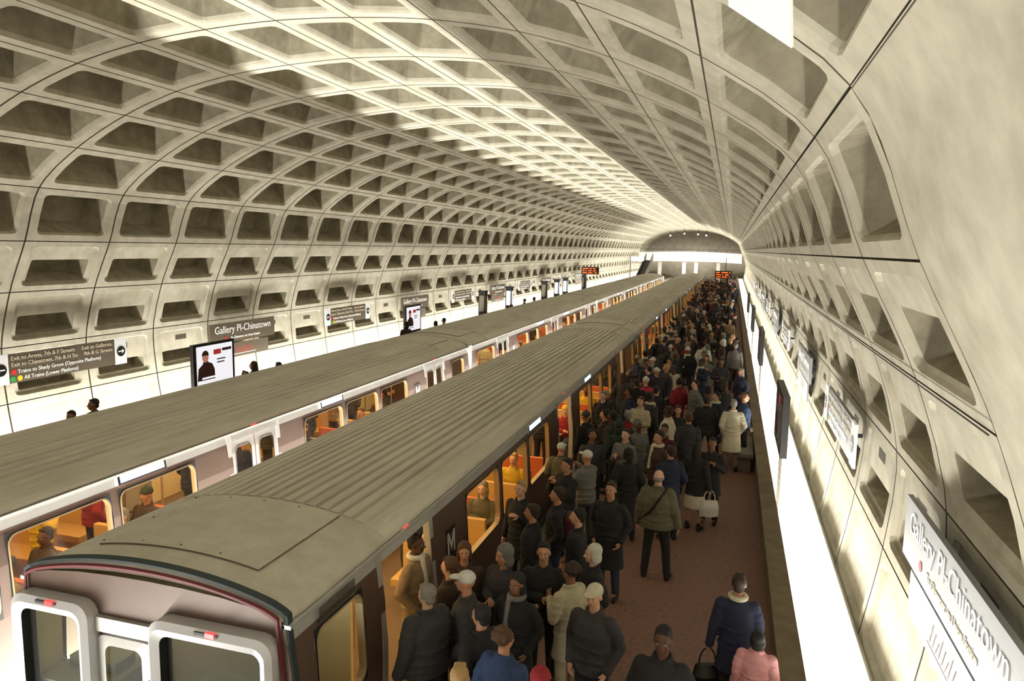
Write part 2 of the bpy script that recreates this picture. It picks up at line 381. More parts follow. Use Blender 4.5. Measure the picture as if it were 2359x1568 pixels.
def pylon(x, y, lit, label):
    t = empty('platform_pylon', (x, y, 0), 0, label, 'pylon', 'pylons on the left platform')
    b = MB(); b.box(-.22, .22, -.22, .22, 0, 2.5); b.box(-.26, .26, -.26, .26, 2.42, 2.5); b.build('column', black, t)
    b = MB(); b.box(-.15, .15, -.235, -.222, 1.2, 2.2); b.build('panel', poster if lit else granite, t)
    b = MB(); b.box(.222, .235, -.15, .15, 1.2, 2.2); b.build('panel', poster if lit else granite, t)
for i, (y, lit) in enumerate(((43.3,0),(49,1),(59,0),(63.5,1),(67,1),(76,0))):
    pylon(-15.0, y, lit, ordn[i]+(' lit' if lit else ' black')+' square pylon on the left platform')
def led(x, y, z, wdt, pole, label):
    t = empty('train_time_display', (x, y, 0), 0, label, 'display')
    b = MB(); b.box(-wdt/2, wdt/2, -.12, .12, z-.38, z+.38); b.build('housing', black, t)
    b = MB(); b.box(pole-.1, pole+.1, .1, .25, 0, z+.4); b.build('pole', black, t)
    q = MB(); rr = random.Random(3)
    for row in range(3):
        xx = -wdt/2+.12
        while xx < wdt/2-.2:
            ww = rr.choice((.05, .07, .09))
            if rr.random() < .75: q.poly([(xx, -.125, z-.27+row*.22), (xx+ww, -.125, z-.27+row*.22), (xx+ww, -.125, z-.17+row*.22), (xx, -.125, z-.17+row*.22)])
            xx += ww+.05
    q.build('led_rows', ledm, t)
led(-.85, 75, 2.9, 1.6, .4, 'orange dot-matrix train time display above the crowded right platform')
led(-14.0, 74, 3.0, 1.8, -.6, 'orange dot-matrix train time display above the left platform')
# ------------------------------------------------------------------ far mezzanine
t = empty('pedestrian_bridge', (CX, 133, 0), 0, 'pale concrete bridge mezzanine crossing the far end of the station', 'bridge')
b = MB(); N = 16
for i in range(N):
    x0 = -8.9+17.8*i/N; x1 = -8.9+17.8*(i+1)/N
    c0 = .25*(1-(x0/8.9)**2); c1 = .25*(1-(x1/8.9)**2)
    b.add([(x0,0,3.05+c0),(x1,0,3.05+c1),(x1,0,4.75+c1),(x0,0,4.75+c0),(x0,.3,3.05+c0),(x1,.3,3.05+c1),(x1,.3,4.75+c1),(x0,.3,4.75+c0)], [(0,1,2,3),(7,6,5,4),(3,2,6,7),(1,0,4,5)])
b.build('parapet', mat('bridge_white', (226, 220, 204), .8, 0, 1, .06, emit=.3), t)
b = MB(); b.box(-8.9, 8.9, .3, 13, 3.1, 3.5); b.build('deck', granite, t)
for x in (-5.2, -.9, 1.2, 5.0):
    b = MB(); b.box(x-.3, x+.3, .6, 1.2, -1.4, 3.1); b.build('column', white_paint, t)
b = MB()
for i in range(18): b.box(-8.6+i*1.0, -8.56+i*1.0, .1, .14, 4.75, 5.35)
b.box(-8.7, 8.7, .08, .16, 5.35, 5.4); b.build('railing', black, t)
for x, y, z in ((-10.5,128,7.7),(-8.3,130,8.1),(-6.0,130,8.0),(-4.6,129,7.8)):
    t = empty('ceiling_spotlight', (x, y, z), 0, 'small white spotlight hanging over the far bridge', 'light', 'spotlights over the far bridge')
    b = MB(); b.ell((0,0,0), .14, 10); b.build('bulb', mat('spot_bulb', (255, 250, 235), .5, emit=4), t)
    b = MB(); b.tube((0,0,.1), (0,0,.9), .05, .03); b.build('stem', black, t)
for x, w, lab in ((-15.6, 2.2, 'lit white sign at the left end of the far bridge'), (.0, 2.0, 'lit white sign at the right end of the far bridge')):
    t = empty('hanging_sign', (x, 125, 0), 0, lab, 'sign'); b = MB(); b.box(-w/2, w/2, -.1, .1, 3.3, 4.0); b.build('lit_face', signlit, t)
    b = MB(); b.box(-w/2-.1, -w/2, -.12, .12, 0, 4.1); b.build('post', black, t)
t = empty('escalator', (-14.2, 118, 0), 0, 'dark escalator rising to the far bridge from left platform', 'escalator')
for s, nm in ((-1, 'balustrade'), (1, 'balustrade')):
    b = MB(); x = s*.6; b.add([(x-.05,0,0),(x-.05,13,3.4),(x-.05,13,4.6),(x-.05,0,1.1),(x+.05,0,0),(x+.05,13,3.4),(x+.05,13,4.6),(x+.05,0,1.1)], [(0,1,2,3),(7,6,5,4),(3,2,6,7),(0,4,5,1),(0,3,7,4),(1,5,6,2)]); b.build(nm, black, t)
b = MB()
for i in range(17): b.box(-.55, .55, i*.76, (i+1)*.76, max(0, i*.2-.3), i*.2+.2)
b.build('steps', granite, t)
# ------------------------------------------------------------------ ceiling fixture, upper right
def rp(u, v, y): w = ray(u, v); k_ = y/w.y; return Vector((w.x*k_, y, CZ+w.z*k_))
A = [rp(1680, -80, 3.0), rp(1826, -80, 2.75), rp(1828, 108, 2.95), rp(1683, 12, 3.1)]
b = MB(); nrm = (A[1]-A[0]).cross(A[2]-A[0]).normalized()*.01; B_ = [a-nrm for a in A]; b.poly(A); b.poly(B_[::-1]); b.bridge(A, B_)
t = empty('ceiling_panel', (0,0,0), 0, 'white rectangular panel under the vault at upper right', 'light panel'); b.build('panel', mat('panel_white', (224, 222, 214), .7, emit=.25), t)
b = MB(); b.tube(A[0], A[0]+Vector((0,0,1.1)), .015); b.build('hanger', black, t)
# ------------------------------------------------------------------ train cars
HL = 11.37
hwp = [(-1.0,1.42),(-.1,1.53),(.83,1.54),(1.45,1.52),(1.8,1.475),(1.93,1.455),(2.06,1.43)]
def hw(z):
    for (a, x), (b2, y) in zip(hwp, hwp[1:]):
        if z <= b2: return x+(y-x)*(z-a)/(b2-a)
    return hwp[-1][1]
def rr(y0, y1, z0, z1, r, k=4):
    out = []
    for cy, cz, a0 in ((y1-r,z1-r,0),(y0+r,z1-r,90),(y0+r,z0+r,180),(y1-r,z0+r,270)):
        for i in range(k+1):
            t = math.radians(a0+90*i/k); out.append((cy+r*math.cos(t), cz+r*math.sin(t)))
    return out
def rectout(inner, a, c, z0, z1):
    outer = []
    for i, (y, z) in enumerate(inner):
        q = i//5; sy, sz = ((1,1),(-1,1),(-1,-1),(1,-1))[q]; j = i % 5
        oy = c if sy > 0 else a; oz = z1 if sz > 0 else z0
        if q in (0, 2): outer.append((oy, z) if j < 2 else ((oy, oz) if j == 2 else (y, oz)))
        else: outer.append((y, oz) if j < 2 else ((oy, oz) if j == 2 else (oy, z)))
    return outer
def build_side(root, s, opend, c0):
    DO = [(c0+k*8.22-.64, c0+k*8.22+.64) for k in (-1,0,1)]
    WI = [(c0+a, c0+b_) for a, b_ in ((-6.35,-4.82),(-4.7,-3.17),(-3.05,-1.52),(1.52,3.05),(3.17,4.7),(4.82,6.35))]
    WE = [(-11.0,-10.1),(8.6,10.8)] if c0 < 0 else [(-10.8,-8.9),(9.8,10.9)]
    def Q(y, z, off=0): return (s*(hw(z)+off), y, z)
    ys = sorted(set([-HL, HL]+[v for a in DO+WI+WE for v in a])); zs = [-.95, -.1, 0, .83, 1.45, 1.8, 1.86, 1.93, 2.06]
    sh = MB(); li = MB()
    for y0, y1 in zip(ys, ys[1:]):
        ym = (y0+y1)/2; win = any(a < ym < c for a, c in WI+WE); dr = any(a < ym < c for a, c in DO)
        for z0, z1 in zip(zs, zs[1:]):
            zm = (z0+z1)/2
            if win and .83 < zm < 1.8: continue
            if dr and 0 < zm < 1.93: continue
            m = 1 if (zm > 1.86 or zm < -.05) else 0
            sh.add([Q(y0,z0),Q(y1,z0),Q(y1,z1),Q(y0,z1)], [(0,1,2,3)], m)
            if zm > 0: li.add([Q(y0,z0,-.07),Q(y1,z0,-.07),Q(y1,z1,-.07),Q(y0,z1,-.07)], [(3,2,1,0)], 0)
    sh.build('side_panel', [brown, silver], root); li.build('lining', cream, root)
    for a, c in WI+WE:
        inner = rr(a+.04, c-.04, .87, 1.76, .12); outer = rectout(inner, a, c, .83, 1.8)
        f = MB(); f.bridge([Q(y,z,.004) for y,z in outer], [Q(y,z,.004) for y,z in inner], 0)
        in2 = rr(a+.02, c-.02, .85, 1.78, .13); f.bridge([Q(y,z,.012) for y,z in in2], [Q(y,z,.014) for y,z in inner], 1)
        f.bridge([Q(y,z,.012) for y,z in inner], [Q(y,z,-.07) for y,z in inner], 1)
        w = f.build('window', [rubber, trim], root)
        p = MB(); p.poly([Q(y,z,-.02) for y,z in inner]); p.build('pane', glassm, w)
    for a, c in DO:
        f = MB(); e = .1
        for (y0, y1, z0, z1) in ((a-e, a, 0, 1.98), (c, c+e, 0, 1.98), (a, c, 1.88, 1.98)):
            zz = [z0, (z0+z1)/2, z1]
            for q0, q1 in zip(zz, zz[1:]): f.add([Q(y0,q0,.02),Q(y1,q0,.02),Q(y1,q1,.02),Q(y0,q1,.02),Q(y0,q0,-.07),Q(y1,q0,-.07),Q(y1,q1,-.07),Q(y0,q1,-.07)], [(0,1,2,3),(0,4,5,1),(1,5,6,2),(2,6,7,3),(3,7,4,0)])
        fr = f.build('door_frame', silver, root)
        q = MB(); m_ = (a+c)/2; q.add([Q(m_-.07,2.0,.03),Q(m_+.07,2.0,.03),Q(m_+.07,2.05,.03),Q(m_-.07,2.05,.03)], [(0,1,2,3)]); q.build('door_lamp', redl, fr)
        if not opend:
            for y0, y1 in ((a, m_-.01), (m_+.01, c)):
                l = MB(); inner = rr(y0+.1, y1-.1, .8, 1.76, .1); outer = rectout(inner, y0, y1, 0, 1.88)
                l.bridge([Q(y,z,-.01) for y,z in outer], [Q(y,z,-.01) for y,z in inner], 0)
                i2 = [(y+((y0+y1)/2-y)*.09, z+(1.28-z)*.05) for (y, z) in inner]
                l.bridge([Q(y,z,-.005) for y,z in inner], [Q(y,z,-.012) for y,z in i2], 1)
                l.add([Q(y0,0,-.008),Q(y0+.012,0,-.008),Q(y0+.012,1.88,-.008),Q(y0,1.88,-.008)], [(0,1,2,3)], 1)
                lf = l.build('door_leaf', [silver, rubber], root)
                p = MB(); p.poly([Q(y,z,-.02) for y,z in i2]); p.build('pane', glassm, lf)
    if s > 0:
        for yc in (c0-2.6, c0+2.6):
            q = MB(); q.bridge([Q(yc+dy*.46, 1.955+dz*.085, .0) for dy, dz in ((-1,-1),(1,-1),(1,1),(-1,1))], [Q(yc+dy*.45, 1.955+dz*.075, .05) for dy, dz in ((-1,-1),(1,-1),(1,1),(-1,1))], 1)
            q.poly([Q(yc+dy*.41, 1.955+dz*.055, .051) for dy, dz in ((-1,-1),(1,-1),(1,1),(-1,1))], 0)
            q.bridge([Q(yc+dy*.45, 1.955+dz*.075, .05) for dy, dz in ((-1,-1),(1,-1),(1,1),(-1,1))], [Q(yc+dy*.41, 1.955+dz*.055, .05) for dy, dz in ((-1,-1),(1,-1),(1,1),(-1,1))], 2); q.build('route_sign', [signlit, whitef, rubber], root)
        for yc in (c0-6.95, c0+6.95):
            q = MB(); y0, y1, z0, z1 = yc-.13, yc+.13, 1.2, 1.5
            q.poly([Q(y,z,.006) for y,z in ((y0-.04,z0-.12),(y1+.04,z0-.12),(y1+.04,z1+.05),(y0-.04,z1+.05))], 1)
            for pts in ([(0,0),(.2,0),(.2,1),(0,1)], [(.8,0),(1,0),(1,1),(.8,1)], [(.2,1),(.2,.62),(.5,.1),(.5,.5)], [(.8,1),(.5,.5),(.5,.1),(.8,.62)]):
                q.poly([Q(y0+a_*(y1-y0), z0+b_*(z1-z0), .01) for a_, b_ in pts], 0)
            q.build('emblem', [logow, rubber], root)
def roofprofile(corr):
    base = [(1.43,2.02),(1.47,2.05),(1.46,2.09),(1.40,2.13),(1.30,2.175)]
    top = []
    X0 = 1.22; nr = 16
    def zc(x): return 2.34-.155*(x/1.3)**2-.02*(abs(x)/1.3)**4
    if corr:
        for i in range(nr):
            x0 = X0-2*X0*i/nr; x1 = X0-2*X0*(i+1)/nr; w_ = x0-x1
            for f, hgt in ((0,0),(.16,0),(.28,.035),(.88,.035),(1,0)):
                top.append((x0-w_*f, zc(x0-w_*f)+hgt))
    else:
        for i in range(25): x = X0-2*X0*i/24; top.append((x, zc(x)+.012))
    return base+top+[(-x, z) for x, z in base[::-1]]
def build_car(open_right, front, c0):
    root = empty('train_car')
    build_side(root, 1, open_right, c0); build_side(root, -1, False, c0)
    b = MB(); P = roofprofile(True); b.bridge([(x,-HL+1.85,z) for x,z in P], [(x,HL-1.85,z) for x,z in P], 0, False)
    P2 = roofprofile(False)
    b.poly([(x,-HL+1.85,z) for x,z in P][::-1], 0); b.poly([(x,HL-1.85,z) for x,z in P], 0)
    b.build('roof', roofm, root)
    for e in (-1, 1):
        b = MB(); seqs = []
        for yy, k in ((HL-1.85,1), (HL-.25,1), (HL-.08,.985), (HL,.95)):
            seqs.append([(x*k, e*yy, 2.02+(z-2.02)*(1 if k == 1 else (.93 if k == .985 else .7))) for x, z in P2])
        for A, B2 in zip(seqs, seqs[1:]): b.bridge(A, B2, 0, False)
        b.build('roof_end', roofcap, root, True)
        b = MB(); pts = [p for p in P2 if abs(p[0]) < 1.0]
        A = [(x, e*(HL-1.83), z+.004) for x, z in pts]; A2 = [(x, e*(HL-1.83), z+.018) for x, z in pts]; B3 = [(x, e*(HL-.38), z+.018) for x, z in pts]; B4 = [(x, e*(HL-.38), z+.002) for x, z in pts]
        b.bridge(A, A2, 1, False); b.bridge(A2, B3, 0, False); b.bridge(B3, B4, 1, False)
        b.bridge([A[0], A2[0]], [B4[0], B3[0]], 1, False); b.bridge([A[-1], A2[-1]], [B4[-1], B3[-1]], 1, False)
        for x in (-.93, -.45, 0, .45, .93):
            for yy in (HL-.45, HL-1.1, HL-1.75):
                if abs(x) > .5 or yy != HL-1.1: b.ell((x, e*yy, 2.34-.155*(x/1.3)**2+.03), (.014,.014,.008), 6, 1)
        b.build('roof_hatch', [roofcap, seam], root)
        if not (front and e < 0):
            b = MB(); b.box(-1.5, 1.5, e*HL-.02, e*HL+.02, -.95, 2.06, 0)
            for s in (-1, 1): b.box(s*1.47-.05, s*1.47+.05, e*HL-.05, e*HL+.05, -.95, 2.08, 1)
            b.box(-.5, .5, min(e*HL, e*(HL+.09)), max(e*HL, e*(HL+.09)), -.2, 1.95, 2); b.build('end_wall', [brown, silver, rubber], root)
    for s in (-1, 1):
        b = MB(); b.box(min(s*1.42, s*1.5), max(s*1.42, s*1.5), -HL, HL, 2.0, 2.035); b.build('gutter', silver, root)
    b = MB(); b.box(-1.45, 1.45, -HL, HL, -.95, -.03, 0); b.box(-1.46, 1.46, -HL+.05, HL-.05, -.03, 0.0, 1); b.build('underframe', [rubber, carpet], root)
    b = MB(); b.box(-1.38, 1.38, -HL+.05, HL-.05, 2.0, 2.02); b.build('inner_ceiling', cream, root)
    for s in (-1, 1):
        b = MB(); b.box(s*.75-.12, s*.75+.12, -HL+1.4, HL-1.4, 1.955, 1.99); b.build('ceiling_lamp', lampw, root)
    for i, yy in enumerate((-6.3,-5.4,-4.5,-3.6,-2.7,-1.8,1.8,2.7,3.6,4.5,5.4,6.3)):
        yy += c0
        for s in (-1, 1):
            b = MB(); x0, x1 = sorted((s*.42, s*1.4)); b.box(x0, x1, yy-.22, yy+.24, .36, .46); b.box(x0, x1, yy+.2, yy+.29, .4, .98); b.box(x0+.1, x1-.1, yy-.1, yy+.15, 0, .36); b.build('seat', orange if (i+(s > 0)) % 3 == 0 else yellow, root)
    for yy in (c0-7.6, c0-1.1, c0+1.1, c0+7.6):
        for s in (-1, 1): b = MB(); b.tube((s*.42, yy, 0), (s*.42, yy, 2.0), .018); b.build('grab_pole', chrome, root)
    if front:
        y = -HL
        b = MB()
        out = [(hw(z), z) for z in (-.95,-.1,.83,1.45,1.8,1.93,2.03)]+[(1.36,2.09),(1.15,2.14),(.8,2.18),(.4,2.2)]
        out = out+[(0,2.205)]+[(-x, z) for x, z in out[::-1]]
        ops = [(-1.38,-.66,.7,1.82), (-.52,.02,.75,1.6), (.22,1.3,.7,1.82)]
        xs = sorted(set([-1.52, 1.52]+[v for o in ops for v in o[:2]])); zs = [-.95, .7, .75, 1.6, 1.82, 2.0]
        for x0, x1 in zip(xs, xs[1:]):
            for z0, z1 in zip(zs, zs[1:]):
                xm, zm = (x0+x1)/2, (z0+z1)/2
                if any(o[0] < xm < o[1] and o[2] < zm < o[3] for o in ops): continue
                lim = lambda x, z: max(-hw(z), min(hw(z), x))
                b.add([(lim(x0,z0),y,z0),(lim(x1,z0),y,z0),(lim(x1,z1),y,z1),(lim(x0,z1),y,z1)], [(0,1,2,3)])
        tp = [(x, z) for x, z in out if z >= 2.0]; b.poly([(-1.44,y,2.0),(1.44,y,2.0)]+[(x,y,z) for x,z in tp])
        b.build('front_wall', brown, root)
        for (x0, x1, z0, z1) in (ops[0], ops[2]):
            f = MB(); o_ = rr(x0-.1, x1+.1, z0-.2, z1+.12, .15); i_ = rr(x0+.02, x1-.02, z0, z1-.02, .09); m_ = rr(x0-.05, x1+.05, z0-.1, z1+.06, .12)
            f.bridge([(x,y+.02,z) for x,z in o_], [(x,y-.13,z) for x,z in [(a+(((x0+x1)/2)-a)*.02, c_) for a, c_ in o_]], 0); f.bridge([(x,y-.13,z) for x,z in o_], [(x,y-.17,z) for x,z in m_], 0); f.bridge([(x,y-.17,z) for x,z in m_], [(x,y-.13,z) for x,z in i_], 0); f.bridge([(x,y-.13,z) for x,z in i_], [(x,y+.02,z) for x,z in i_], 1)
            w = f.build('windscreen_frame', [whitef, rubber], root, True)
            p = MB(); p.poly([(x,y-.05,z) for x,z in i_]); p.build('pane', cabglass, w)
            p = MB(); xm = (x0+x1)/2; p.box(xm-.12, xm+.12, y-.16, y-.08, z1+.055, z1+.1, 1); p.box(xm+.0, xm+.09, y-.165, y-.1, z1+.06, z1+.11, 0); p.build('marker_lamp', [redl, rubber], w)
        f = MB(); x0, x1, z0, z1 = ops[1]; i_ = rr(x0+.06, x1-.06, z0, z1-.06, .08); o_ = rr(x0-.06, x1+.06, z0-.1, z1+.02, .1); f.bridge([(x,y-.03,z) for x,z in o_], [(x,y-.05,z) for x,z in i_], 0); f.bridge([(x,y+.0,z) for x,z in o_], [(x,y-.03,z) for x,z in o_], 0)
        f.box(x0-.08, x1+.1, y-.05, y, 1.66, 1.8, 0); f.box(x1+.03, x1+.06, y-.08, y-.04, .5, 1.3, 1)
        dd = f.build('end_door_frame', [silver, rubber], root); p = MB(); p.poly([(x,y-.02,z) for x,z in i_]); p.build('pane', cabglass, dd)
        for off, wd, m, nm in ((-.005, .07, teal, 'roof_gasket'), (-.075, .03, redst, 'red_trim')):
            f = MB(); pr = [(1.54,.4),(1.53,1.45),(1.49,1.8),(1.47,2.0)]+[(x+.005, z+.03) for x, z in P2 if x > 0 and z > 2.06]; pr = pr+[(-x, z) for x, z in pr[::-1]]
            kz = 1.0 if off > -.05 else .955
            A = [(x*kz, y+(.08 if off > -.05 else -.01), (z if z < 2 else 2+(z-2)*(.98 if off > -.05 else .85))) for x, z in pr]; B5 = [(a, c_-wd, z-.012) for a, c_, z in A]
            f.bridge(A, B5, 0, False); A3 = [(a*.985, c_, z-.02) for a, c_, z in B5]; f.bridge(B5, A3, 0, False); f.build(nm, m, root)
        f = MB()
        for i in range(7): f.box(1.495, 1.5, y+.45+0, y+1.1, 1.83+i*.022, 1.84+i*.022)
        f.build('vent_grille', groove, root)
        f = MB(); f.box(-1.3, 1.3, y+1.35, y+1.4, 0, 2.0); f.build('cab_partition', cream, root)
        cc_ = mat('cab_console', (158, 152, 136), .6)
        for x0, x1 in ((-1.4, -.62), (.12, 1.4)): f = MB(); f.box(x0, x1, y+.04, y+.62, 0, .98); f.box(x0+.1, x1-.1, y+.3, y+.55, .98, 1.08); f.build('cab_console', cc_, root)
    return root
T1X, T2X = -4.92, -9.5
CA, CB = -.8, .36
lead = build_car(True, True, CA); lead.location = (T1X, 5+HL, 0)
tag(lead, 'nearest car of the near train, rounded front with two white-framed windscreens', 'train car', 'cars of the near train beside the crowded platform')
mid = build_car(True, False, CA); mid.location = (T1X, 5+22.9+HL, 0)
tag(mid, 'second car of the near train, behind the front car with windscreens', 'train car', 'cars of the near train beside the crowded platform')
for i in (2, 3):
    c = copy_tree(mid); c.location = (T1X, 5+22.9*i+HL, 0)
    c['label'] = ['', '', 'third car of the near train, corrugated grey roof beside the packed crowd', 'last, farthest car of the near train beside the crowd'][i]
bt = build_car(False, False, CB); bt.location = (T2X, -.95+HL, 0)
tag(bt, 'nearest car of the far train, closed silver doors and lit windows', 'train car', 'cars of the far train by the left platform')
for i in (1, 2, 3):
    c = copy_tree(bt); c.location = (T2X, -.95+22.9*i+HL, 0)
    c['label'] = ['', 'second car of the far train, beyond the first silver car joint', 'third car of the far train, lit windows in distance', 'last, farthest car of the far train near the bridge'][i]
# ------------------------------------------------------------------ people
def fingers(mb, wr, dirv, side, curl):
    dv = Vector(dirv).normalized(); fwd = Vector((0,1,0))
    if abs(dv.dot(fwd)) > .7: fwd = Vector((0,0,-1)) if dv.y > 0 else Vector((0,0,1))
    fwd = (fwd-dv*fwd.dot(dv)).normalized(); inn = dv.cross(fwd); inn = inn if inn.x*side < 0 else -inn
    base = Vector(wr)+dv*.085
    for i, ln in enumerate((.068,.078,.072,.056)):
        p = base+fwd*(.027-.018*i); q0 = dv.copy()
        for j in range(3):
            q1 = (q0*math.cos(curl)+inn*math.sin(curl)).normalized(); e = p+q1*ln*(.45,.32,.23)[j]
            mb.tube(p, e, .0095-.001*j, .0088-.001*j, 6); mb.ell(e, .0088-.001*j, 6); p = e; q0 = q1
    p = Vector(wr)+dv*.03+fwd*.02; e = p+(dv*.6+fwd*.7+inn*.3).normalized()*.04; mb.tube(p, e, .012, .010, 6); mb.ell(e, .01, 6); e2 = e+(dv*.9+fwd*.3+inn*.4).normalized()*.032; mb.tube(e, e2, .010, .008, 6); mb.ell(e2, .008, 6)
VAR = {}
def variant(key, arms, legs=None, hem=.84, bulk=1.0, skirt=False, drop=0, curl=.35):
    dz = Vector((0,0,-drop))
    if legs is None: legs = [((.11,.015,.49),(.12,-.02,.08)), ((-.11,.015,.49),(-.12,-.02,.08))]
    hips = [Vector((.095,0,.92))+dz, Vector((-.095,0,.92))+dz]
    b = MB(); V = lambda p: Vector(p)+dz
    b.ell(V((0,-.012,1.665)), (.075,.095,.091), 20); b.ell(V((0,.024,1.602)), (.057,.068,.066), 18); b.ell(V((0,.06,1.565)), (.028,.026,.024), 12)
    b.cap(V((0,.088,1.655)), V((0,.108,1.622)), .009, .0155, 10); b.cap(V((-.032,.078,1.668)), V((.032,.078,1.668)), .0115, .0115, 10)
    for s in (-1, 1): b.ell(V((s*.077,-.005,1.635)), (.011,.021,.031), 10); b.ell(V((s*.034,.062,1.62)), (.024,.024,.024), 10)
    b.cap(V((-.018,.083,1.588)), V((.018,.083,1.588)), .009, .009, 8)
    b.cap(V((0,-.015,1.57)), V((0,-.02,1.44)), .054, .06)
    b.loft([(0,0,.86-drop,.14,.10),(0,0,1.05-drop,.125,.085),(0,0,1.28-drop,.155,.10),(0,0,1.4-drop,.15,.085),(0,0,1.46-drop,.06,.05)])
    for s, (e, w) in zip((1, -1), arms):
        sh = Vector((s*.175,-.005,1.395)); e = Vector(e); w = Vector(w); hd = (w-e).normalized()
        b.cap(sh+dz, e+dz, .045, .036); b.cap(e+dz, w+dz, .036, .025); b.cap(w+dz, w+hd*.03+dz, .026, .03); b.ell(w+hd*.06+dz, (.028,.036,.036), 10); b.ell(w+hd*.08+dz, (.022,.034,.03), 10)
    for hp, (k, a) in zip(hips, legs): b.cap(hp, k, .075, .05); b.cap(k, a, .05, .036); b.cap(a, (a[0], a[1]+.1, a[2]-.035), .036, .03)
    body = remesh(b, .0105, 'body', 2)
    fb = MB(); fb.v = [tuple(v.co) for v in body.vertices]; fb.f = [tuple(p.vertices) for p in body.polygons]; fb.m = [0]*len(fb.f)
    for s, (e, w) in zip((1, -1), arms): fingers(fb, Vector(w)+dz, Vector(w)-Vector(e), s, curl)
    body = fb.mesh('body', [granite], True)
    j = MB(); B = bulk
    rings = []
    if hem < .8 and not drop: rings += [(0,0,hem,.215*B,.175*B), (0,0,.72,.2*B,.155*B)]
    rings += [(0,0,max(hem,.84)-drop,.188*B,.142*B),(0,0,1.06-drop,.176*B,.13*B),(0,.005,1.27-drop,.20*B,.14*B),(0,-.005,1.38-drop,.198,.122*B),(0,-.01,1.43-drop,.145,.1),(0,-.014,1.47-drop,.088,.085)]
    j.loft(rings, 28)
    for i in range(18):
        a0, a1 = [math.radians(120+(i+q)*300/18-0) for q in (0, 1)]
        c0_ = (.074*math.cos(a0), -.012+.072*math.sin(a0), 1.49-drop+.018*(-math.sin(a0))); c1_ = (.074*math.cos(a1), -.012+.072*math.sin(a1), 1.49-drop+.018*(-math.sin(a1)))
        j.cap(c0_, c1_, .021, .021, 8)
    for s, (e, w) in zip((1, -1), arms):
        sh = Vector((s*.178,-.005,1.385)); e = Vector(e); w = Vector(w); j.cap(sh+dz, e+dz, .073*B, .062*B); j.cap(e+dz, e.lerp(w, .93)+dz, .06*B, .047*B)
        cf = e.lerp(w, .9); j.cap(cf+dz, e.lerp(w, .94)+dz, .052*B, .052*B)
        for f_ in (.35, .6):
            c_ = sh.lerp(e, f_)+dz; ax = (e-sh).normalized(); a_ = ax.orthogonal().normalized()*.012; j.ell(c_+a_, .074*B, 10)
    j.cap((-.012,.135*B,.9-drop), (-.012,.128*B,1.25-drop), .012, .012, 6)
    for zz_, rx_ in ((.92, .19), (1.0, .183), (1.13, .186)):
        for q in range(14):
            a0, a1 = 2*PI*q/14, 2*PI*(q+1)/14; w1 = .012*math.sin(3*a0+zz_*9); w2 = .012*math.sin(3*a1+zz_*9)
            j.cap((rx_*B*math.cos(a0), .137*B*math.sin(a0), zz_-drop+w1), (rx_*B*math.cos(a1), .137*B*math.sin(a1), zz_-drop+w2), .013, .013, 6)
    jacket = remesh(j, .0115, 'jacket', 2)
    t = MB(); t.loft([(0,0,1.0-drop,.155,.11),(0,0,.84-drop,.17,.125),(0,0,.78-drop,.15,.11)])
    if skirt: t.loft([(0,0,.9,.17,.13),(0,0,.7,.2,.16),(0,0,.46,.22,.18)])
    for hp, (k, a) in zip(hips, legs):
        if skirt: continue
        t.cap(hp, k, .096, .072); t.cap(k, (Vector(a)+(Vector(k)-Vector(a)).normalized()*.02), .072, .06); t.ell(Vector(a)+Vector((0,0,.08)), (.066,.066,.03), 10)
    trousers = remesh(t, .014, 'trousers', 3)
    s_ = MB()
    for k, a in legs:
        ax, ay, az = a; s_.cap((ax,ay-.035,az-.03), (ax*1.1,ay+.09,az-.038), .046, .04, 10); s_.cap((ax*1.1,ay+.09,az-.038), (ax*1.15,ay+.15,az-.047), .04, .03, 10); s_.cap((ax,ay-.02,az), (ax,ay-.02,az+.05), .047, .043, 10)
    shoes = remesh(s_, .012, 'shoes', 1)
    VAR[key] = dict(body=body, jacket=jacket, trousers=trousers, shoes=shoes, drop=drop)
A_down = [((.235,-.03,1.12),(.255,.05,.87)), ((-.235,-.03,1.12),(-.255,.05,.87))]
A_pock = [((.27,-.07,1.13),(.20,.10,.93)), ((-.27,-.07,1.13),(-.20,.10,.93))]
A_fold = [((.25,.05,1.13),(-.0,.21,1.17)), ((-.25,.05,1.13),(.02,.20,1.08))]
A_phone = [((.24,.02,1.12),(.08,.25,1.26)), ((-.235,-.03,1.12),(-.25,.06,.87))]
A_bag = [((.25,-.04,1.12),(.29,.0,.86)), ((-.25,.02,1.13),(-.12,.2,1.28))]
A_walk = [((.24,-.12,1.14),(.25,-.10,.88)), ((-.24,.07,1.13),(-.22,.22,.95))]
A_lift = [((.26,.14,1.22),(.08,.24,1.42)), ((-.26,.12,1.20),(-.07,.25,1.40))]
L_walk = [((.10,.14,.50),(.10,.20,.09)), ((-.10,-.02,.49),(-.10,-.24,.12))]
L_sit = [((.11,.44,.50),(.12,.42,.08)), ((-.11,.44,.50),(-.12,.42,.08))]
L_wide = [((.15,.02,.49),(.19,-.02,.08)), ((-.14,.0,.49),(-.17,-.03,.08))]
variant('stand', A_down, bulk=1.04); variant('pocket', A_pock, bulk=1.12); variant('fold', A_fold, bulk=1.08); variant('phone', A_phone, L_wide, bulk=1.04)
variant('coat', A_pock, hem=.5, bulk=1.08); variant('bag', A_bag, hem=.62, bulk=1.04); variant('walk', A_walk, L_walk, hem=.8, bulk=1.05); variant('lift', A_lift, bulk=1.1)
variant('broad', [((.27,-.03,1.12),(.31,.05,.87)), ((-.27,-.03,1.12),(-.31,.05,.87))], L_wide, bulk=1.4); variant('skirt', A_bag, hem=.72, skirt=True); variant('sit', A_fold, L_sit, drop=.44)
def hm(fn, vox=.009, it=2):
    b = MB(); fn(b); return remesh(b, vox, 'hair', it)
H = {}
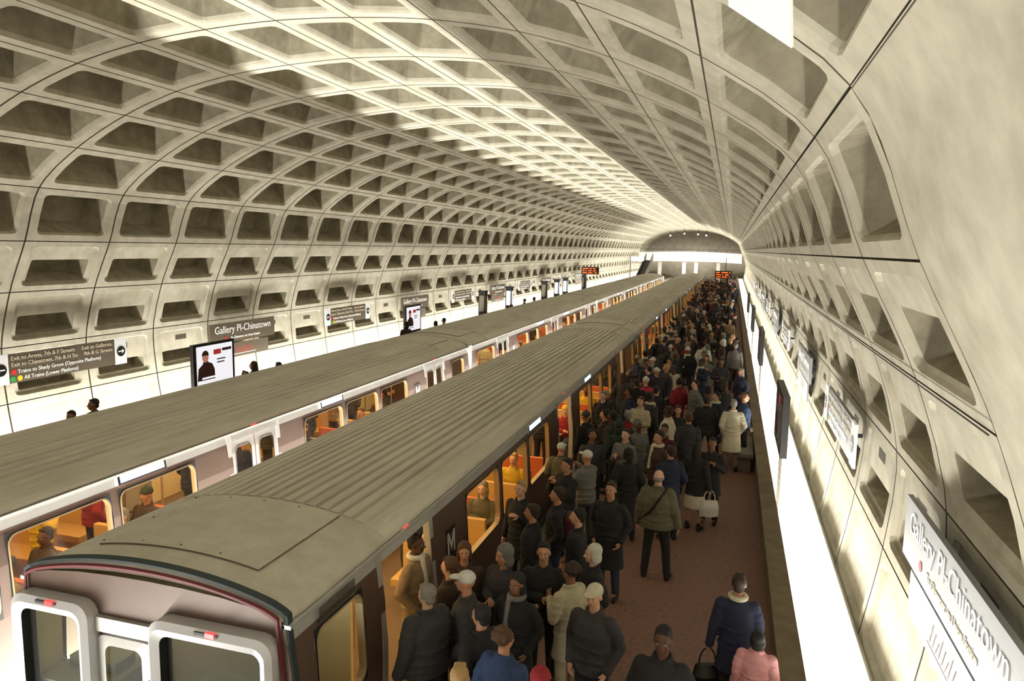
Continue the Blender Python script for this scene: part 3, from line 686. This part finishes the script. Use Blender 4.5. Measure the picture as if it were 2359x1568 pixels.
H['short'] = hm(lambda b: (b.ell((0,-.034,1.69), (.082,.092,.088), 20), b.ell((0,-.066,1.62), (.064,.048,.058), 14), b.cap((-.04,.03,1.742), (.03,.04,1.742), .024, .02), b.ell((.072,-.02,1.655), (.012,.028,.035), 10), b.ell((-.072,-.02,1.655), (.012,.028,.035), 10)))
H['bob'] = hm(lambda b: (b.ell((0,-.03,1.688), (.088,.1,.094), 20), b.ell((.07,-.02,1.61), (.028,.06,.08), 14), b.ell((-.07,-.02,1.61), (.028,.06,.08), 14), b.ell((0,-.08,1.6), (.075,.04,.09), 14)))
H['long'] = hm(lambda b: (b.ell((0,-.03,1.688), (.086,.098,.093), 20), b.ell((.068,-.03,1.58), (.027,.055,.11), 14), b.ell((-.068,-.03,1.58), (.027,.055,.11), 14), b.ell((0,-.09,1.54), (.078,.04,.15), 14)))
H['curly'] = hm(lambda b: [b.ell((.085*math.cos(a)*math.sin(p), -.035+.09*math.sin(a)*math.sin(p)*(1 if math.sin(a) < 0 else .55), 1.68+.085*math.cos(p)), .034, 8) for a in [k*.7 for k in range(9)] for p in (.3,.9,1.4)]+[b.ell((0,-.03,1.68), (.08,.09,.09), 16)])
H['knit'] = hm(lambda b: (b.ell((0,-.02,1.70), (.088,.103,.086), 20), b.loft([(0,-.016,1.665,.089,.105),(0,-.016,1.705,.092,.107)], 24), b.ell((0,-.02,1.79), .02, 10)), .009)
H['cap'] = hm(lambda b: (b.ell((0,-.015,1.695), (.086,.1,.078), 20), b.loft([(0,.10,1.694,.068,.075),(0,.10,1.704,.068,.075)], 24), b.ell((0,-.015,1.775), .009, 8)), .008, 1)
H['hood'] = hm(lambda b: (b.ell((0,-.035,1.68), (.105,.108,.112), 20), b.ell((0,-.055,1.56), (.1,.09,.09), 16)))
H['bald'] = hm(lambda b: (b.ell((0,-.055,1.625), (.081,.062,.05), 16), b.ell((.064,-.02,1.635), (.018,.045,.028), 12), b.ell((-.064,-.02,1.635), (.018,.045,.028), 12)))
b = MB()
for s in (-1, 1): b.ell((s*.03,.0815,1.647), (.0125,.006,.0075), 8, 0); b.ell((s*.03,.0865,1.647), (.0055,.003,.0055), 8, 1); b.tube((s*.045,.083,1.668), (s*.016,.09,1.669), .0035, .0035, 6, 1)
H['eyes'] = b.mesh('eyes', [mat('eye_white', (215, 205, 195), .4), mat('eye_dark', (30, 20, 16), .4)], True)
b = MB(); b.ell((0,.0915,1.587), (.021,.0045,.0055), 8); H['mouth'] = b.mesh('mouth', [mat('lips', (128, 66, 56), .6)], True)
b = MB()
for i in range(16):
    a0, a1 = 2*PI*i/16, 2*PI*(i+1)/16; b.cap((.085*math.cos(a0), -.01+.085*math.sin(a0), 1.5), (.085*math.cos(a1), -.01+.085*math.sin(a1), 1.5), .034, .034, 8)
b.cap((.04,.1,1.49), (.05,.165,1.1), .03, .036, 10); SCARF = remesh(b, .01, 'scarf', 2)
b = MB(); b.cap((-.1,-.2,1.05), (.1,-.2,1.05), .1, .1); b.cap((-.1,-.2,1.3), (.1,-.2,1.3), .085, .085); b.cap((-.07,-.29,1.06), (.07,-.29,1.06), .05, .05); b.box(-.16,.16,-.27,-.12,1.05,1.32); BACKPACK = remesh(b, .014, 'backpack', 3)
b = MB()
pts = [(.14,-.02,1.47),(.06,-.175,1.36),(-.08,-.215,1.14),(-.265,-.03,.93),(-.12,.22,1.05),(.04,.205,1.28),(.14,.03,1.47)]
for p, q in zip(pts, pts[1:]): b.cap(p, q, .02, .02, 8)
STRAP = b.mesh('strap', [black], True)
SK = [mat('skin_%s' % k, c, .6) for k, c in (('a', (206,160,130)), ('b', (186,136,106)), ('c', (136,92,66)), ('d', (88,58,44)), ('e', (214,172,146)))]
HC = {'black': (26,22,20), 'dark brown': (52,36,26), 'brown': (88,60,40), 'grey': (140,134,126), 'white': (210,206,196), 'blond': (180,146,96)}
HCM = {k: mat('hair_'+k.replace(' ', '_'), c, .7, 0, 60, .3, .5) for k, c in HC.items()}
CL = {'black': (38,37,39), 'charcoal': (62,61,64), 'navy': (40,46,70), 'dark brown': (72,56,46), 'olive': (104,99,80), 'grey': (116,114,110), 'beige': (190,180,152), 'cream': (206,198,176),
      'red': (140,34,42), 'pink': (230,166,172), 'hot pink': (190,60,84), 'blue': (54,74,112), 'tan': (146,124,96), 'dark green': (46,60,50), 'maroon': (84,30,38), 'white': (214,212,206), 'yellow': (206,170,50), 'denim': (60,70,90), 'burnt orange': (170,90,50)}
CLM = {k: mat('cloth_'+k.replace(' ', '_'), c, .9, 0, 9, .12, .55, bdist=.05) for k, c in CL.items()}
taken = []
def put(name, me, m, root, dz=0):
    o = bpy.data.objects.new(name, me); C.objects.link(o); o.parent = root
    if m: o.material_slots[0].link = 'OBJECT'; o.material_slots[0].material = m
    if dz: o.location.z = dz
    return o
def person(x, y, rot, var, jc, tc, skin, hs, hc, label, group, h=1.0, z=0, extra=(), lod=0, wide=1.0, xtra_col=None, mirror=False):
    root = empty('person', (x, y, z), math.radians(rot), label, 'person', group); root.scale = (h*wide*(-1 if mirror else 1), h*wide, h)
    v = VAR[var]; dz = -v['drop']
    put('body', v['body'], SK[skin], root); put('jacket' if var not in ('coat',) else 'coat', v['jacket'], CLM[jc], root)
    put('skirt' if var == 'skirt' else 'trousers', v['trousers'], CLM[tc], root)
    if lod < 2 or z: put('shoes', v['shoes'], rubber, root)
    if hs:
        hat = hs in ('knit', 'cap', 'hood')
        put({'knit': 'knit_hat', 'cap': 'cap', 'hood': 'hood'}.get(hs, 'hair'), H[hs], CLM[hc] if hat else HCM[hc], root, dz)
    if lod < 1: put('eyes', H['eyes'], None, root, dz); put('mouth', H['mouth'], None, root, dz)
    if 'scarf' in extra: put('scarf', SCARF, CLM[xtra_col or 'cream'], root, dz)
    if 'pack' in extra: put('backpack', BACKPACK, CLM[xtra_col or 'black'], root, dz)
    if 'strap' in extra: put('strap', STRAP, None, root, dz)
    taken.append((x, y)); return root
G1 = 'people on the crowded right platform'
HP = []
def hp(u, v, rot, var, jc, tc, skin, hs, hc, label, h=1.0, **k):
    ins = k.pop('inside', False)
    x, y = at_z(u, v, 1.645*h)
    if not ins: x = max(-2.9, min(.46, x))
    HP.append([x, y, ins, (rot, var, jc, tc, skin, hs, hc, label, G1, h), k])
hp(1518, 1098, -5, 'broad', 'olive', 'black', 4, 'bald', 'grey', 'balding person in olive jacket with diagonal bag strap, walking away on open floor', 1.02, extra=('strap',))
hp(1768, 1475, -10, 'stand', 'pink', 'charcoal', 1, 'bob', 'black', 'child in pink padded jacket beside the right parapet', .74, wide=1.12)
hp(1703, 1345, 0, 'bag', 'navy', 'black', 1, 'short', 'dark brown', 'person in long navy coat with cream scarf beside the pink-jacketed child', .97, extra=('scarf',), mirror=True)
hp(1527, 1475, 175, 'pocket', 'black', 'black', 3, 'short', 'black', 'person in black coat facing the camera at bottom of the photo', 1.03)
hp(1369, 1372, 165, 'pocket', 'charcoal', 'black', 0, 'cap', 'cream', 'person in dark jacket wearing a cream baseball cap', 1.02)
hp(1365, 1275, 120, 'coat', 'black', 'black', 4, 'bob', 'white', 'white-haired person in black coat behind the cream-capped person', .97)
hp(1303, 1312, 60, 'bag', 'beige', 'beige', 2, 'curly', 'dark brown', 'person in pale beige jacket with dark curly hair', .97)
hp(1147, 1275, 150, 'fold', 'charcoal', 'charcoal', 1, 'hood', 'grey', 'person in grey hood near the first train door', 1.0)
hp(1190, 1345, 165, 'coat', 'black', 'black', 2, 'long', 'black', 'person in black coat with grey scarf, long black hair', .97, extra=('scarf',), xtra_col='grey')
hp(1244, 1277, 190, 'fold', 'black', 'black', 1, 'short', 'black', 'person in black jacket with folded arms between the beige jacket and train', 1.0)
hp(1037, 1317, 100, 'pocket', 'charcoal', 'navy', 1, 'cap', 'white', 'person in white cap boarding at the first train door', 1.02)
hp(992, 1365, 60, 'broad', 'charcoal', 'black', 0, 'short', 'grey', 'grey-haired person in charcoal coat seen from behind at first door', 1.02)
hp(993, 1308, 75, 'stand', 'dark brown', 'black', 0, 'short', 'brown', 'brown-haired person squeezing into the first train door', 1.0)
hp(960, 1252, -95, 'coat', 'tan', 'black', 3, 'short', 'black', 'person in tan coat and white scarf standing inside first train door', 1.03, inside=True, extra=('scarf',), xtra_col='white')
hp(1012, 1272, 200, 'stand', 'dark brown', 'black', 1, 'bob', 'brown', 'brown-haired person just outside the first door edge', .98)
hp(1160, 1468, -20, 'pocket', 'blue', 'black', 1, 'curly', 'brown', 'curly-haired person in blue jacket seen from behind at photo bottom', 1.0)
hp(1060, 1560, 10, 'stand', 'navy', 'black', 0, 'short', 'blond', 'blond person cut off by the bottom edge of the photo', 1.0)
hp(1245, 1567, 10, 'stand', 'black', 'black', 0, 'knit', 'red', 'person in red knit hat cut off by the bottom edge', 1.0)
hp(1407, 1128, 170, 'coat', 'black', 'denim', 1, 'short', 'dark brown', 'person in black coat facing the camera left of the balding man', 1.03)
hp(1352, 1052, 60, 'lift', 'grey', 'charcoal', 1, 'cap', 'white', 'person in grey jacket and white cap raising both hands', 1.0)
hp(1305, 1072, 140, 'lift', 'black', 'black', 1, 'short', 'black', 'person in black jacket holding hands up by train windows', 1.0)
hp(1283, 1140, 100, 'pocket', 'black', 'navy', 1, 'short', 'dark brown', 'person with a maroon backpack close beside the train', 1.0, extra=('pack',), xtra_col='maroon')
hp(1365, 1003, 200, 'stand', 'charcoal', 'black', 2, 'curly', 'black', 'dark curly-haired person in charcoal behind the white-capped person', .98)
hp(1447, 1045, 20, 'coat', 'black', 'black', 1, 'bob', 'black', 'black-haired person in black coat, left of the navy coat', .98)
hp(1545, 1040, 30, 'coat', 'navy', 'black', 1, 'short', 'dark brown', 'person in navy coat directly beyond the balding man', 1.0)
hp(1587, 962, 10, 'stand', 'charcoal', 'charcoal', 1, 'short', 'brown', 'brown-haired person in charcoal suit right of the navy coat', 1.02)
hp(1606, 1032, -20, 'skirt', 'black', 'cream', 1, 'long', 'black', 'person with cream skirt and black top on open floor', .96)
hp(1641, 1022, 170, 'bag', 'black', 'black', 2, 'short', 'black', 'person in black coat right beside the cream-skirted person', .96)
hp(1690, 930, 10, 'coat', 'cream', 'tan', 0, 'short', 'grey', 'person in long cream coat near the right parapet', 1.0)
hp(1717, 915, -80, 'pocket', 'blue', 'black', 0, 'short', 'brown', 'person in blue jacket leaning by the right parapet', 1.02)
hp(1628, 922, 0, 'broad', 'black', 'black', 1, 'short', 'dark brown', 'person in broad black jacket left of the cream coat', 1.0)
hp(1487, 878, 40, 'pocket', 'hot pink', 'denim', 0, 'knit', 'white', 'person in bright pink jacket and white knit hat', .99, extra=('pack',), xtra_col='red')
hp(1562, 945, 190, 'fold', 'black', 'black', 1, 'long', 'dark brown', 'long-haired person in black with folded arms left of suit', .98)
hp(1530, 990, 165, 'stand', 'maroon', 'black', 2, 'short', 'black', 'person in maroon jacket facing camera beyond the navy coat', .98)
hp(1475, 925, 160, 'fold', 'beige', 'charcoal', 0, 'short', 'brown', 'person in beige jacket just below the bright pink jacket', 1.0)
hp(1320, 955, 60, 'stand', 'black', 'black', 2, 'knit', 'charcoal', 'person in charcoal knit hat at the centre train door', .99)
hp(1385, 955, 80, 'coat', 'dark brown', 'black', 1, 'short', 'black', 'person in dark brown coat near the centre train door', .99)
hp(1425, 980, 30, 'pocket', 'dark green', 'black', 1, 'hood', 'dark green', 'person in dark green hooded jacket amid the nearest crowd', 1.0)
hp(1225, 1180, 90, 'stand', 'black', 'black', 1, 'short', 'dark brown', 'person in black close to the first train windows, behind the grey hood', 1.0)
hp(1330, 1190, 100, 'coat', 'black', 'black', 0, 'short', 'black', 'person in black coat between the folded arms and white hair', .99)
hp(1110, 1420, 60, 'pocket', 'black', 'black', 1, 'short', 'black', 'black-haired person in black above the blue jacket at bottom', 1.0)
for it in range(40):
    for i in range(len(HP)):
        for j in range(i+1, len(HP)):
            a, b_ = HP[i], HP[j]; dx, dy = b_[0]-a[0], b_[1]-a[1]; ds = math.hypot(dx, dy)
            if 1e-6 < ds < .49:
                k = (.49-ds)/ds*.5
                for q, s in ((a, -1), (b_, 1)):
                    if not q[2]: q[0] = max(-2.9, min(.46, q[0]+s*dx*k)); q[1] += s*dy*k
for x, y, ins, a, k in HP: person(x, y, *a, **k)
def bag(x, y, z, m, label, w=.32, hgt=.26):
    t = empty('handbag', (x, y, z), .3, label, 'bag'); b = MB(); b.loft([(0,0,0,w*.5,.07),(0,0,hgt*.5,w*.52,.08),(0,0,hgt,w*.42,.03)], 20); b.build('pouch', m, t, True)
    q = MB(); pr = None
    for i in range(9):
        a = PI*i/8; p = (w*.3*math.cos(a), 0, hgt+.2*math.sin(a))
        if pr: q.tube(pr, p, .009, .009, 6)
        pr = p
    q.build('handle', m, t)
hx = HP[2]; bag(hx[0]-.29, hx[1]+.0, .33, black, 'black handbag carried low beside the navy coat')
hx = HP[26]; bag(hx[0]+.27, hx[1]-.1, .33, CLM['white'], 'white shopping bag held beside the cream-skirted person', .36, .3)
# crowd
used = set()
doors = [7.35+8.22*a+22.9*i for i in range(4) for a in (0,1,2)]
dn = ['first','second','third','fourth','fifth','sixth','seventh','eighth','ninth','tenth','eleventh','twelfth']
JC = ['black']*12+['charcoal']*6+['navy']*4+['dark brown']*3+['olive','grey','grey','beige','red','blue','tan','dark green','maroon','cream','white']
HS = ['short']*7+['bob','long','long','curly','knit','cap','hood']
VS = ['stand','pocket','pocket','fold','phone','coat','coat','bag','walk','broad','skirt']
rnd = random.Random(21); cnt = 0; tries = 0
while cnt < 250 and tries < 60000:
    tries += 1
    if rnd.random() < .45:
        y = rnd.choice(doors)+rnd.gauss(0, 1.5); x = -3.0+abs(rnd.gauss(0, 1.2))
        if y < 9.6 or y > 95 or x > .4: continue
    else:
        t = rnd.random()**1.3; y = 9.5+t*85; x = rnd.uniform(-2.95, .42)
    if y < 13.5 and x > -1.9: continue
    if y < 17 and x > -1.1: continue
    if y < 20 and x > -.2: continue
    if any((x-a)**2+(y-b_)**2 < (.47 if y < 60 else .5)**2 for a, b_ in taken): continue
    jc = rnd.choice(JC); hs = rnd.choice(HS); var = rnd.choice(VS); tc = rnd.choice(['black','black','charcoal','navy','denim','dark brown'])
    hc = rnd.choice(['black','charcoal','navy','grey','red','cream','white']) if hs in ('knit','cap','hood') else rnd.choice(['black','black','black','dark brown','dark brown','brown','grey','blond'])
    rot = rnd.choice([rnd.gauss(90, 35), rnd.gauss(90, 35), rnd.gauss(0, 35), rnd.gauss(180, 40)])
    di = min(range(12), key=lambda i: abs(doors[i]-y)); lat = 'train side' if x < -2 else ('mid-platform' if x < -.7 else 'parapet side')
    extra = (); ed = ''
    if rnd.random() < .15 and y < 60: extra = ('pack',); ed = ' and backpack'
    elif rnd.random() < .12 and y < 60: extra = ('scarf',)
    hd = {'knit': hc+' knit hat', 'cap': hc+' cap', 'hood': hc+' hood', 'bob': 'bobbed '+hc+' hair', 'long': 'long '+hc+' hair', 'curly': 'curly '+hc+' hair', 'short': 'short '+hc+' hair'}[hs]
    if y < 62:
        lab = 'person in %s %s, %s%s, %s near %s door' % (jc, 'coat' if var in ('coat', 'bag') else 'jacket', hd, ed, lat, dn[di])
        if lab in used: continue
        used.add(lab); g = G1
    else:
        lab = 'person in winter clothes in the packed crowd at the far end of right platform'; g = 'distant crowd at the far end of the right platform'
    female = hs in ('bob', 'long')
    hgt = rnd.gauss(.95 if female else 1.0, .03)
    person(x, y, rot, var, jc, tc, rnd.randrange(5), hs, hc, lab, g, hgt, extra=extra, lod=0 if y < 26 else (1 if y < 45 else 2), xtra_col='black' if extra == ('pack',) else None); cnt += 1
# left platform people
G2 = 'people on the left platform'
def lp(u, v, rot, var, jc, hs, hc, label, skin=1, **k):
    w = ray(u, v); t = (1.645*k.get('h', 1)-CZ)/w.z; x, y = w.x*t, w.y*t
    if x < -15.1: y = y*-15.1/x; x = -15.1
    if x > -12.0: y = y*-12.0/x; x = -12.0
    person(x, y, rot, var, jc, 'black', skin, hs, hc, label, G2, **k)
lp(214, 932, 160, 'stand', 'black', 'short', 'black', 'person in black top behind the far train, left photo side', 2, h=1.06)
lp(163, 960, 200, 'pocket', 'black', 'short', 'black', 'person left-most behind the far train, mostly hidden', 2, h=1.02)
lp(583, 842, 100, 'lift', 'charcoal', 'long', 'dark brown', 'long-haired person raising hands under the name sign', 1, extra=('pack',), h=1.05)
lp(641, 843, 80, 'stand', 'black', 'short', 'black', 'short dark-haired person right of the person raising hands', 2)
lp(935, 748, 60, 'pocket', 'black', 'hood', 'black', 'person in black hood by the second lit display', 1, h=1.06)
lp(1022, 738, 90, 'pocket', 'red', 'short', 'black', 'person with red collar behind the far train roof', 1)
lp(1003, 745, 60, 'stand', 'black', 'bob', 'black', 'person in black beside the person in red', 1)
lp(1177, 705, 60, 'stand', 'black', 'short', 'brown', 'person standing by the pylons, left of a pair', 1)
lp(1208, 692, 90, 'stand', 'black', 'short', 'black', 'left person of the pair near the pylons', 1)
lp(1230, 688, 90, 'stand', 'charcoal', 'bob', 'black', 'right person of the pair near the pylons', 1)
# passengers
G3 = 'passengers inside the trains'
rnd = random.Random(5); used3 = set()
def pax(tx, cy, side_name, carname, y, x, var):
    for _ in range(80):
        jc = rnd.choice(['black','charcoal','navy','beige','red','yellow','olive','tan','grey','dark brown','burnt orange','black']); hs = rnd.choice(['short','short','long','bob','knit','cap','curly'])
        hc = rnd.choice(['black','grey','red','dark green','yellow']) if hs in ('knit','cap') else rnd.choice(['black','dark brown','brown','grey','blond'])
        lab = 'person in %s, %s %s, %s in %s of %s train' % (jc, hc, {'knit': 'knit hat', 'cap': 'cap'}.get(hs, 'hair'), 'seated' if var == 'sit' else 'standing', carname, side_name)
        if lab not in used3: break
    used3.add(lab); person(tx+x, cy+y, rnd.uniform(0, 360) if var != 'sit' else 180, var, jc, rnd.choice(['black','denim']), rnd.randrange(5), hs, hc, lab, G3, rnd.uniform(.94, 1.02) if var != 'sit' else 1, z=.02)
seats_ = (-6.3,-5.4,-4.5,-3.6,-2.7,-1.8,1.8,2.7,3.6,4.5,5.4,6.3)
for (tx, cy, c0, sn, cn, si, st) in ((T2X, -.95+HL, CB, 'far', 'nearest car', (0,1,2,3,4,5,6,7,8,9,10,11), (-5.8,-4.9,-4.0,-3.1,-2.2,-.4,.3,2.3,3.2,3.9,5.1,5.9,7.9,8.5)),
                          (T2X, 21.95+HL, CB, 'far', 'second car', (0,2,5,6,8,11), (-8.4,-4,-.3,.4,3,8.2)),
                          (T1X, 5+HL, CA, 'near', 'front car', (2,4,6,9), (-5.1,-3.3,-.5,.45,3.2,7.8,8.6)), (T1X, 27.9+HL, CA, 'near', 'second car', (1,3,6,10), (-8.6,-8.0,-4,-.4,.4,3.9,8.3))):
    for i in si: pax(tx, cy, sn, cn, c0+seats_[i]+.06, rnd.choice((.7, 1.1)) if i % 2 else 1.1, 'sit')
    for j, yy in enumerate(st): pax(tx, cy, sn, cn, c0+yy, (.85, -.2, .4)[j % 3] if any(abs(yy-q) < .7 for q in (-8.22, 0, 8.22)) else .1, rnd.choice(['stand','phone','pocket','lift']))
# bench by the parapet
t = empty('granite_bench', (.46, 18.6, 0), 0, 'pale granite bench against the right parapet', 'bench'); b = MB(); b.box(-.25, .25, -.9, .9, .36, .46); b.build('seat', granite, t)
for a in (-.65, .65): b = MB(); b.box(-.2, .2, a-.15, a+.15, 0, .36); b.build('support', granite, t)
w = bpy.data.worlds.new('world'); bpy.context.scene.world = w; w.use_nodes = True; w.node_tree.nodes['Background'].inputs[0].default_value = (1, .92, .75, 1); w.node_tree.nodes['Background'].inputs[1].default_value = .05
